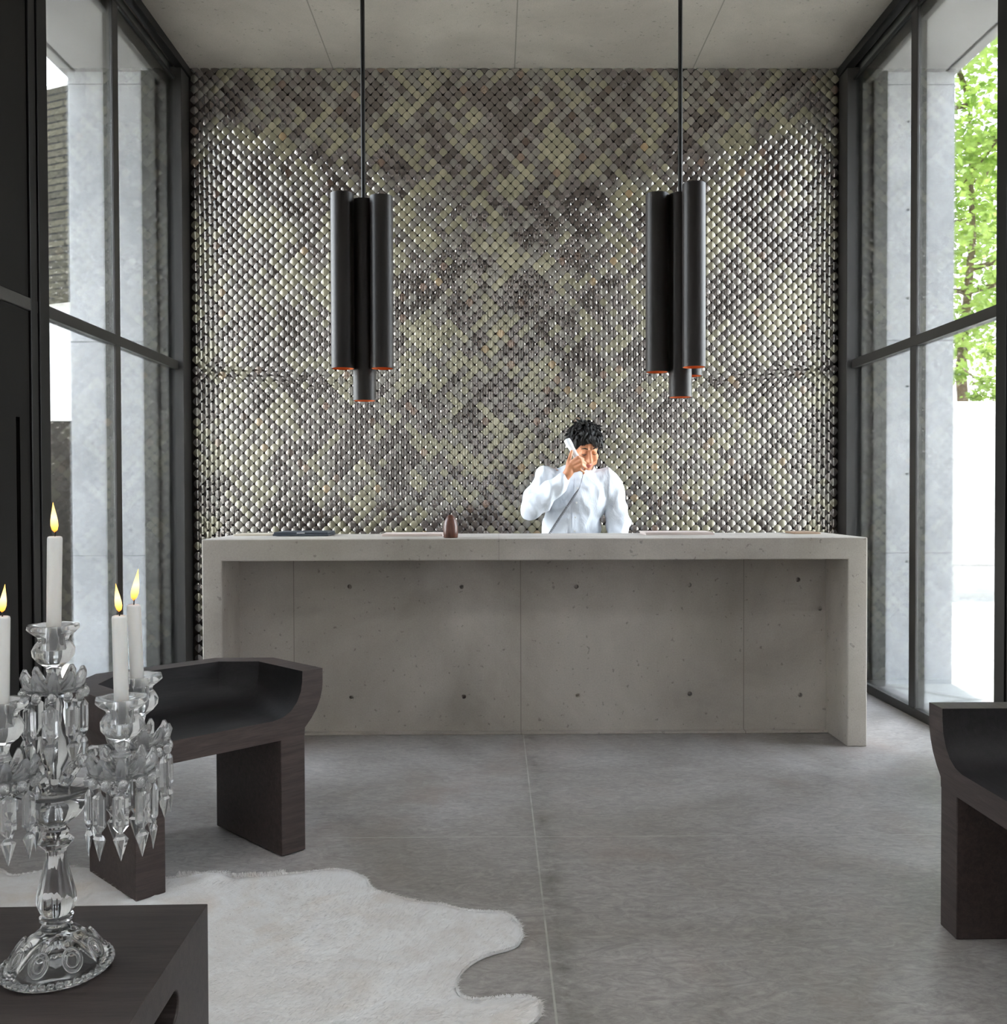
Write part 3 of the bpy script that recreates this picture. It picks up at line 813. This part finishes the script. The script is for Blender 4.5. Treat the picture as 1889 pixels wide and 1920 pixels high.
def candle(x, y, z0, z1, lean, label, fl=(0,0), fs=1.0):
    t = empty('candle', (x, y, z0)); H = z1-z0
    m = MB(); lx, ly = lean
    m.lathe([(.0,0),(.0100,0),(.0108,.01),(.0113,H-.004),(.0105,H-.001),(.008,H),(.003,H-.002),(0,H-.002)], 28)
    m.v = [(a+lx*c/H, b+ly*c/H, c) for a,b,c in m.v]
    m.build('wax_body', M['wax'], t, smooth=True, angle=60)
    m = MB(); m.tube([(lx,ly,H-.004),(lx+.0006,ly,H+.005),(lx+.0016,ly,H+.010)], [.0011,.001,.0007], 8); w = m.build('wick', M['black'], t, smooth='all')
    m = MB(); fx, fy = fl
    pr = [(.0004,.006),(.0042,.010),(.0058,.017),(.0054,.025),(.0042,.033),(.0026,.041),(.0012,.048),(.0002,.054)]
    m.lathe([(r*fs,H+z*fs) for r,z in pr], 16, (lx,ly,0))
    m.v = [(a+fx*max(0,c-H-.008)**1.0, b+fy*max(0,c-H), c) for a,b,c in m.v]
    m.build('flame', M['flame'], t, smooth='all')
    tag(t, label, 'candle', 'lit white candles on the candelabrum')
candle(CX, CY, CZ+.5105, 1.197, (.004,.0), 'tall lit white candle in the topmost central socket of the crystal candelabrum', (-.05,0))
candle(CX+.123, CY-.040, CZ+.4025, 1.075, (-.004,.004), 'lit white candle on right crystal arm, the nearer of the two that overlap', (-.12,0), .92)
candle(CX+.100, CY+.090, CZ+.4125, 1.078, (-.006,.0), 'lit white candle half hidden behind the near right arm candle', (.16,0), 1.1)
candle(CX-.052, CY-.062, CZ+.4025, 1.078, (.003,.0), 'lit white candle at the left, cut off by the picture edge', (.12,0), .9)

# ------------------------------------------------------------------ the receptionist
MY = 5.68
def skin():
    t = NT('tan_skin'); c = t.ramp(t.noise(14,4,.6), [(.3, srgb(176,116,82)), (.7, srgb(198,138,100))])
    t.set(Base_Color=c, Roughness=.5, Subsurface_Weight=.12, Subsurface_Radius=(.012,.005,.003)); return t.mat
M['skin'] = skin()
M['lip'] = flat('lip_skin', srgb(160,88,74), .45)
M['hair'] = flat('black_hair', srgb(17,14,12), .6, 0, .3, .3, 60)
person = MB()
hs = 1.07
hc = Vector((.528, 5.655, 1.535))
fw = Vector((.20,-.86,-.42)).normalized(); xr = Vector((0,0,1)).cross(fw).normalized(); upv = fw.cross(xr)
HM = Matrix((xr, upv, fw)).transposed() @ Matrix.Rotation(math.radians(4),3,'Z')
def hp(x, y, z): return hc + HM @ (Vector((x,y,z))*hs)
def he(mb, p, r, rot=None, nu=18, nv=12): mb.ell(hp(*p), tuple(q*hs for q in r), HM if rot is None else HM@rot, nu, nv)
he(person, (0,.025,-.012), (.073,.092,.092)); he(person, (0,-.035,.022), (.058,.078,.062)); he(person, (0,-.085,.048), (.034,.030,.030))
he(person, (0,-.100,.060), (.019,.015,.017))
for s in (-1,1):
    he(person, (s*.036,-.028,.058), (.024,.028,.024)); he(person, (s*.047,-.06,.02), (.018,.035,.035))
    he(person, (s*.074,.0,-.012), (.012,.032,.020)); he(person, (s*.0305,.008,.0735), (.0145,.010,.0125))
    person.caps([hp(s*.012,.030,.082), hp(s*.043,.027,.062)], [.0095*hs,.0075*hs])
    he(person, (s*.0115,-.036,.092), (.0085,.0075,.010))
person.caps([hp(0,.018,.082), hp(0,-.012,.097), hp(0,-.034,.107)], [.0085*hs,.0095*hs,.0125*hs])
person.caps([hp(-.018,-.0635,.080), hp(0,-.0605,.0885), hp(.018,-.0635,.080)], [.005*hs,.0068*hs,.005*hs])
person.caps([hp(-.014,-.0735,.078), hp(0,-.0745,.086), hp(.014,-.0735,.078)], [.005*hs,.0072*hs,.005*hs])
# neck, trunk, limbs
person.caps([hp(0,-.055,-.028), (.508,5.69,1.40), (.485,5.70,1.36)], [.056,.058,.07])
person.ell((.473,5.69,1.26), (.165,.100,.16)); person.ell((.455,5.69,1.06), (.145,.092,.18)); person.ell((.45,5.70,.92), (.155,.10,.12))
person.caps([(.31,5.69,1.365),(.64,5.69,1.352)], [.055,.055])
AR = [(.302,5.68,1.36),(.206,5.585,1.180),(.385,5.500,1.345),(.398,5.490,1.362)]
AL = [(.648,5.69,1.345),(.728,5.66,1.115),(.690,5.50,.86),(.683,5.47,.83)]
person.caps(AR, [.052,.042,.028,.026]); person.caps(AL, [.052,.042,.029,.027])
for s in (-1,1):
    person.caps([(.45+s*.085,5.70,.90),(.45+s*.095,5.70,.50),(.45+s*.10,5.72,.08)], [.085,.058,.042])
    person.caps([(.45+s*.10,5.73,.04),(.45+s*.115,5.60,.035)], [.042,.036])
# right hand round the receiver
pt, pb = Vector((.416,5.548,1.572)), Vector((.500,5.512,1.415))
pax = (pb-pt).normalized()
person.caps([(.398,5.490,1.362),(.418,5.487,1.392)], [.026,.029])
person.ell((.428,5.488,1.412), (.030,.020,.040), Matrix.Rotation(math.radians(22),3,'Y'))
person.caps([(.414,5.495,1.405),(.416,5.498,1.448),(.430,5.510,1.487),(.437,5.518,1.512)], [.016,.0125,.0105,.009])          # thumb up the outside
fing = [((.436,5.482,1.452),(.470,5.464,1.476),(.500,5.484,1.466),(.500,5.510,1.450)),
        ((.446,5.478,1.436),(.484,5.458,1.456),(.512,5.480,1.442),(.508,5.508,1.428)),
        ((.450,5.478,1.416),(.489,5.458,1.430),(.515,5.482,1.416),(.510,5.508,1.404)),
        ((.448,5.480,1.396),(.482,5.464,1.404),(.505,5.484,1.391),(.502,5.506,1.382))]
for f, r in zip(fing, (.0098,.0102,.0098,.0085)): person.caps(f, [r*1.1,r,r*.92,r*.8], 10)
# left hand resting on the shelf behind the desk
person.ell((.672,5.42,.795), (.036,.045,.016))
for k in range(4): person.caps([(.648+k*.018,5.385,.792),(.644+k*.019,5.345-.008*(k in (1,2)),.786),(.642+k*.02,5.318-.010*(k in (1,2)),.758)], [.0095,.009,.0075], 10)
person.caps([(.643,5.435,.795),(.620,5.405,.782),(.612,5.375,.762)], [.013,.011,.009], 10)
pe = empty('person', (.46, 5.70, 0))
body = remeshed(person, 'body', M['skin'], .0048, 5)
body.data.materials.append(M['lip'])
inv = HM.inverted()
lipi = []
for p in body.data.polygons:
    q = inv @ (p.center - hc) / hs
    if abs(q.x) < .021 and -.080 < q.y < -.057 and q.z > .074: p.material_index = 1
def adopt(o, par=pe):
    o.parent = par
    if par is pe: o.matrix_parent_inverse = Matrix.Translation(-pe.location)
    return o
adopt(body)
# hair
hm = MB()
he(hm, (0,.036,-.018), (.078,.092,.094)); he(hm, (0,-.01,-.05), (.072,.085,.060)); he(hm, (0,.098,.020), (.056,.026,.046))
he(hm, (.073,.004,-.006), (.012,.036,.022)); he(hm, (-.073,.010,-.010), (.012,.034,.022))
for s in (-1,1): he(hm, (s*.062,.045,.012), (.018,.042,.042)); he(hm, (s*.070,.012,.006), (.008,.034,.014))
rg = random.Random(4)
crown = Vector((.12,.86,-.5)).normalized()
k = 0
while k < 620:                                                           # overlapping tufts combed away from the crown
    d = Vector((rg.gauss(0,1), rg.gauss(0,1), rg.gauss(0,1))).normalized()
    if d.y < -.5 or (d.z > .30 and d.y < .62-.25*(1-d.z)) : continue
    k += 1
    p = Vector((0,.036,-.018)) + Vector((d.x*.078, d.y*.095, d.z*.096))
    tv = (d-crown); tv = (tv - d*tv.dot(d)).normalized()
    tv = (tv + Vector((rg.gauss(0,.35), rg.gauss(0,.25), rg.gauss(0,.3)))).normalized()
    L = rg.uniform(.024,.042); up_ = rg.uniform(.004,.014)
    if d.z > .45 and d.y > .5: L *= 1.25; up_ *= .8
    q1 = p + tv*L*.5 + d*up_; q2 = p + tv*L + d*up_*rg.uniform(.2,1.1)
    hm.tube([hp(*(p-d*.010)), hp(*q1), hp(*q2)], [.0105*hs,.0085*hs,.0012*hs], 6)
for k in range(40):                                                     # fringe falling on the forehead
    f = k/39; x = -.062+.124*f
    p = Vector((x*.92,.100-9*x*x,.060-7*x*x)); dn = .022+.026*math.exp(-((f-.64)/.16)**2)+.012*math.exp(-((f-.1)/.12)**2)+rg.random()*.010-.008*math.exp(-((f-.40)/.10)**2)
    q1 = p+Vector((rg.gauss(.004,.004), -.016, .020-2.5*x*x)); q2 = q1+Vector((rg.gauss(.008,.008), -dn, .004-abs(x)*.12))
    hm.tube([hp(*p), hp(*q1), hp(*q2)], [.0085*hs,.0065*hs,.0010*hs], 6)
hair_o = hm.build('hair', M['hair'], smooth=True, angle=60); adopt(hair_o)
for s in (-1,1):
    m = MB(); m.tube([hp(s*.014,.032,.0905), hp(s*.030,.0375,.088), hp(s*.048,.031,.0775)], [.0028*hs,.0036*hs,.0016*hs], 8); adopt(m.build('eyebrow', M['hair'], smooth='all'))
    m = MB(); m.tube([hp(s*.0175,.000,.0835), hp(s*.0305,-.0035,.0868), hp(s*.044,.0005,.0795)], [.0012*hs,.0021*hs,.0012*hs], 8); adopt(m.build('eyelashes', M['hair'], smooth='all'))
# shirt
def shirt_mat():
    t = NT('white_cotton_shirt')
    f = t.noise(9, 4, .6, 1.2, t.mapping((1.4,1.4,.6)))
    t.set(Base_Color=srgb(204,210,218), Roughness=.8, Sheen_Weight=.15).bump(f, .35, .02); return t.mat
M['shirt'] = shirt_mat()
sh = MB()
sh.ell((.473,5.69,1.25), (.196,.124,.19)); sh.ell((.452,5.69,1.06), (.172,.116,.22)); sh.ell((.45,5.70,.93), (.172,.118,.14))
sh.caps([(.312,5.69,1.352),(.632,5.69,1.340)], [.070,.070]); sh.tube([(.49,5.695,1.31),(.50,5.695,1.36),(.506,5.69,1.380)], [.13,.092,.064], 20)
sh.caps([AR[0], (.25,5.64,1.27), AR[1], (.30,5.545,1.265), (.380,5.503,1.342)], [.069,.068,.064,.057,.041])
sh.caps([AL[0], (.695,5.685,1.24), AL[1], (.715,5.58,.985), (.688,5.49,.85)], [.068,.066,.062,.054,.043])
shirt = remeshed(sh, 'shirt', M['shirt'], .006, 22)
me = shirt.data; co = np.empty(len(me.vertices)*3); me.vertices.foreach_get('co', co); co = co.reshape(-1,3)
no = np.empty(len(me.vertices)*3); me.vertices.foreach_get('normal', no); no = no.reshape(-1,3)
for i in range(len(co)):
    x, y, z = co[i]
    arm_ = 1.6 if (x < .29 or x > .66 or (y < 5.585 and x < .42)) else 1.
    wv = noise.noise(Vector((x*11+z*7, y*9, z*5-x*6)))*.007*arm_ + noise.noise(Vector((x*24+z*14, y*18, z*9-x*12)))*.0035*arm_ + (1-abs(noise.noise(Vector((x*8-z*9, y*8, z*3+x*7+5))))*2)*.009*arm_
    co[i] += no[i]*wv
me.vertices.foreach_set('co', co.ravel()); me.update()
adopt(shirt)
bv = BVHTree.FromPolygons([Vector(v) for v in co], [tuple(p.vertices) for p in me.polygons])
def front(x, z):
    h = bv.ray_cast(Vector((x,4.5,z)), Vector((0,1,0)))
    return h[0].y if h[0] else 5.56
m = MB(); vs = []; fs = []
zs = np.linspace(1.352, .92, 40)
for i, z in enumerate(zs):
    xc = .478 - .022*(1.352-z)/.32
    ys_ = [front(xc+dx, z)-.0035 for dx in (-.018,-.006,.006,.018)]
    for dx, yy in zip((-.018,-.006,.006,.018), ys_): vs.append((xc+dx, yy, z))
    for dx, yy in zip((-.018,-.006,.006,.018), ys_): vs.append((xc+dx, yy+.006, z))
for i in range(39):
    for k in range(3): fs += [(i*8+k,i*8+k+1,i*8+8+k+1,i*8+8+k)]
    fs += [(i*8,i*8+8,i*8+12,i*8+4),(i*8+3,i*8+7,i*8+15,i*8+11)]
m.add(vs, fs); pk = adopt(m.build('placket', M['shirt'], smooth=True, angle=50), shirt); pk.matrix_parent_inverse = shirt.matrix_world.inverted()
for z in (1.30,1.215,1.13,1.05):
    xc = .478 - .022*(1.352-z)/.32
    b_ = MB(); b_.lathe([(0,0),(.0055,0),(.0055,.002),(0,.0025)], 14); 
    Mx = Matrix.Translation((xc, front(xc,z)-.0035, z)) @ Matrix.Rotation(PI/2,4,'X'); b_.v = [tuple(Mx@Vector(v)) for v in b_.v]
    adopt(b_.build('button', flat('shirt_button', srgb(220,220,218), .3) if 'btn' not in M else M['btn']), shirt)
# collar: a stand plus two points
m = MB(); n = 28; vs = []; fs = []
for j, (r, z, dy) in enumerate(((.078,1.380,0),(.069,1.432,.006),(.078,1.436,.004),(.106,1.384,-.008))):
    for k in range(n):
        a = -PI/2 + .20 + (2*PI-.40)*k/(n-1)
        vs.append((.505+r*math.cos(a)*1.0, 5.685+dy+r*.95*math.sin(a), z - .052*max(0,-math.sin(a)) + .012*max(0,math.sin(a)) - (.018 if j == 3 and -math.sin(a) > .75 else 0)))
for j in range(3):
    for k in range(n-1): fs.append((j*n+k, j*n+k+1, (j+1)*n+k+1, (j+1)*n+k))
m.add(vs, fs); cl_ = m.build('collar', M['shirt'], smooth=True, angle=60); so = cl_.modifiers.new('s','SOLIDIFY'); so.thickness = .0035; adopt(cl_, shirt)
# cuff of the raised arm
m = MB(); a_, b_ = Vector((.352,5.516,1.315)), Vector((.391,5.496,1.354))
m.tube([a_, a_.lerp(b_,.1), a_.lerp(b_,.9), b_], [.040,.0425,.0385,.036], 24); adopt(m.build('cuff', M['shirt'], smooth=True, angle=50), shirt)
# trousers and shoes
tr = MB()
tr.ell((.45,5.70,.92), (.170,.115,.10))
for s in (-1,1): tr.caps([(.45+s*.088,5.70,.88),(.45+s*.095,5.70,.50),(.45+s*.10,5.72,.12)], [.098,.075,.060])
tro = remeshed(tr, 'trousers', flat('dark_trousers', srgb(36,36,42), .8), .009, 5); adopt(tro)
for s in (-1,1):
    m = MB(); m.caps([(.45+s*.10,5.74,.052),(.45+s*.118,5.585,.045)], [.050,.044]); m.v = [(x,y,max(z,.002)) for x,y,z in m.v]
    adopt(remeshed(m, 'shoe', M['black'], .006, 4))
tag(pe, 'person in a white shirt standing behind the concrete desk holding a phone receiver', 'person')

# telephone receiver in the hand, with its coiled cord and base on the inner shelf
ph = empty('telephone', (.40, 5.42, .74))
def rel(mb): mb.v = [(x-.40, y-5.42, z-.74) for x,y,z in mb.v]; return mb
white = flat('white_phone_plastic', srgb(232,234,236), .35)
m = MB()
u = Vector((0,-1,0)); u = (u - pax*u.dot(pax)).normalized(); w = pax.cross(u)
L = (pb-pt).length
secs = [(-.012,.010,.012),(-.006,.019,.021),(.02,.0205,.022),(.045,.017,.016),(L*.5,.0155,.014),(L-.045,.017,.016),(L-.02,.0205,.022),(L+.006,.019,.020),(L+.012,.010,.011)]
vs = []; fs = []; n = 12
for s_, hw_, hd in secs:
    for k in range(n):
        a = 2*PI*k/n; ca = math.copysign(abs(math.cos(a))**.6, math.cos(a)); sa = math.copysign(abs(math.sin(a))**.6, math.sin(a))
        vs.append(pt + pax*s_ + w*hw_*ca + u*hd*sa)
for i in range(len(secs)-1):
    for k in range(n): fs.append((i*n+k, i*n+(k+1)%n, (i+1)*n+(k+1)%n, (i+1)*n+k))
fs += [tuple(range(n-1,-1,-1)), tuple(range((len(secs)-1)*n, len(secs)*n))]
m.add(vs, fs); rel(m).build('receiver', white, ph, smooth=True, angle=50)
m = MB(); pts = []
A0 = pb + pax*.012; A1 = Vector((.478,5.485,1.30)); A2 = Vector((.40,5.475,1.17)); A3 = Vector((.275,5.45,1.03)); A4 = Vector((.18,5.43,.80))
for i in range(18):
    f = i/18; pts.append(A0.lerp(A1, f)+Vector((.003*math.sin(f*3),0,0)))
nC = 900
for i in range(nC+1):
    f = i/nC; 
    c_ = (A1*(1-f)**3+ A2*3*f*(1-f)**2 + A3*3*f*f*(1-f) + A4*f**3)
    t_ = (A4-A1).normalized(); e1 = t_.cross(Vector((0,1,0))).normalized(); e2 = t_.cross(e1)
    an = 2*PI*i/12; r_ = .0065*min(1, f*12, (1-f)*12+.05)
    pts.append(c_ + e1*r_*math.cos(an) + e2*r_*math.sin(an))
m.tube(pts, .0017, 6); rel(m).build('coiled_cord', flat('grey_phone_cord', srgb(72,70,76), .5), ph, smooth='all')
m = MB(); m.prism([(.09,5.34),(.27,5.34),(.27,5.52),(.09,5.52)], .7405, .79); rel(m).build('phone_base', white, ph, bevel=.008)
tag(ph, 'white corded telephone receiver with grey coiled cord held to the ear', 'telephone')

# ------------------------------------------------------------------ light, sky, camera
W = bpy.data.worlds.new('World'); S.world = W; W.use_nodes = True
nt = W.node_tree; bg = nt.nodes['Background']
tc = nt.nodes.new('ShaderNodeTexCoord'); sp = nt.nodes.new('ShaderNodeSeparateXYZ'); rp = nt.nodes.new('ShaderNodeValToRGB')
nt.links.new(tc.outputs['Generated'], sp.inputs[0]); nt.links.new(sp.outputs[2], rp.inputs['Fac'])
rp.color_ramp.elements[0].position = 0.; rp.color_ramp.elements[0].color = (1,1,1,1)
rp.color_ramp.elements[1].position = .6; rp.color_ramp.elements[1].color = (.72,.82,.98,1)
nt.links.new(rp.outputs['Color'], bg.inputs['Color']); bg.inputs['Strength'].default_value = 7.4
sun = bpy.data.lights.new('sun', 'SUN'); sun.energy = 15.0; sun.angle = math.radians(3); sun.color = (1,.95,.87)
so = bpy.data.objects.new('sun', sun); COL.objects.link(so)
so.rotation_euler = Vector((.02,.24,.97)).to_track_quat('Z','Y').to_euler()

cam = bpy.data.cameras.new('camera'); cam.sensor_fit = 'HORIZONTAL'; cam.sensor_width = 36; cam.lens = 36*F_/1889
cam.clip_start = .05; cam.clip_end = 200
co_ = bpy.data.objects.new('camera', cam); COL.objects.link(co_)
co_.matrix_world = Matrix.Translation((0,0,HCAM)) @ RC.to_4x4()
S.camera = co_
S.view_settings.view_transform = 'Standard'; S.view_settings.look = 'None'; S.view_settings.gamma = 1
S.view_settings.use_curve_mapping = False; S.view_settings.exposure = 1.5
cy = S.cycles
cy.max_bounces = 12; cy.diffuse_bounces = 5; cy.glossy_bounces = 5; cy.transmission_bounces = 12; cy.transparent_max_bounces = 20
cy.caustics_reflective = False; cy.caustics_refractive = False; cy.sample_clamp_indirect = 6
cy.use_denoising = True
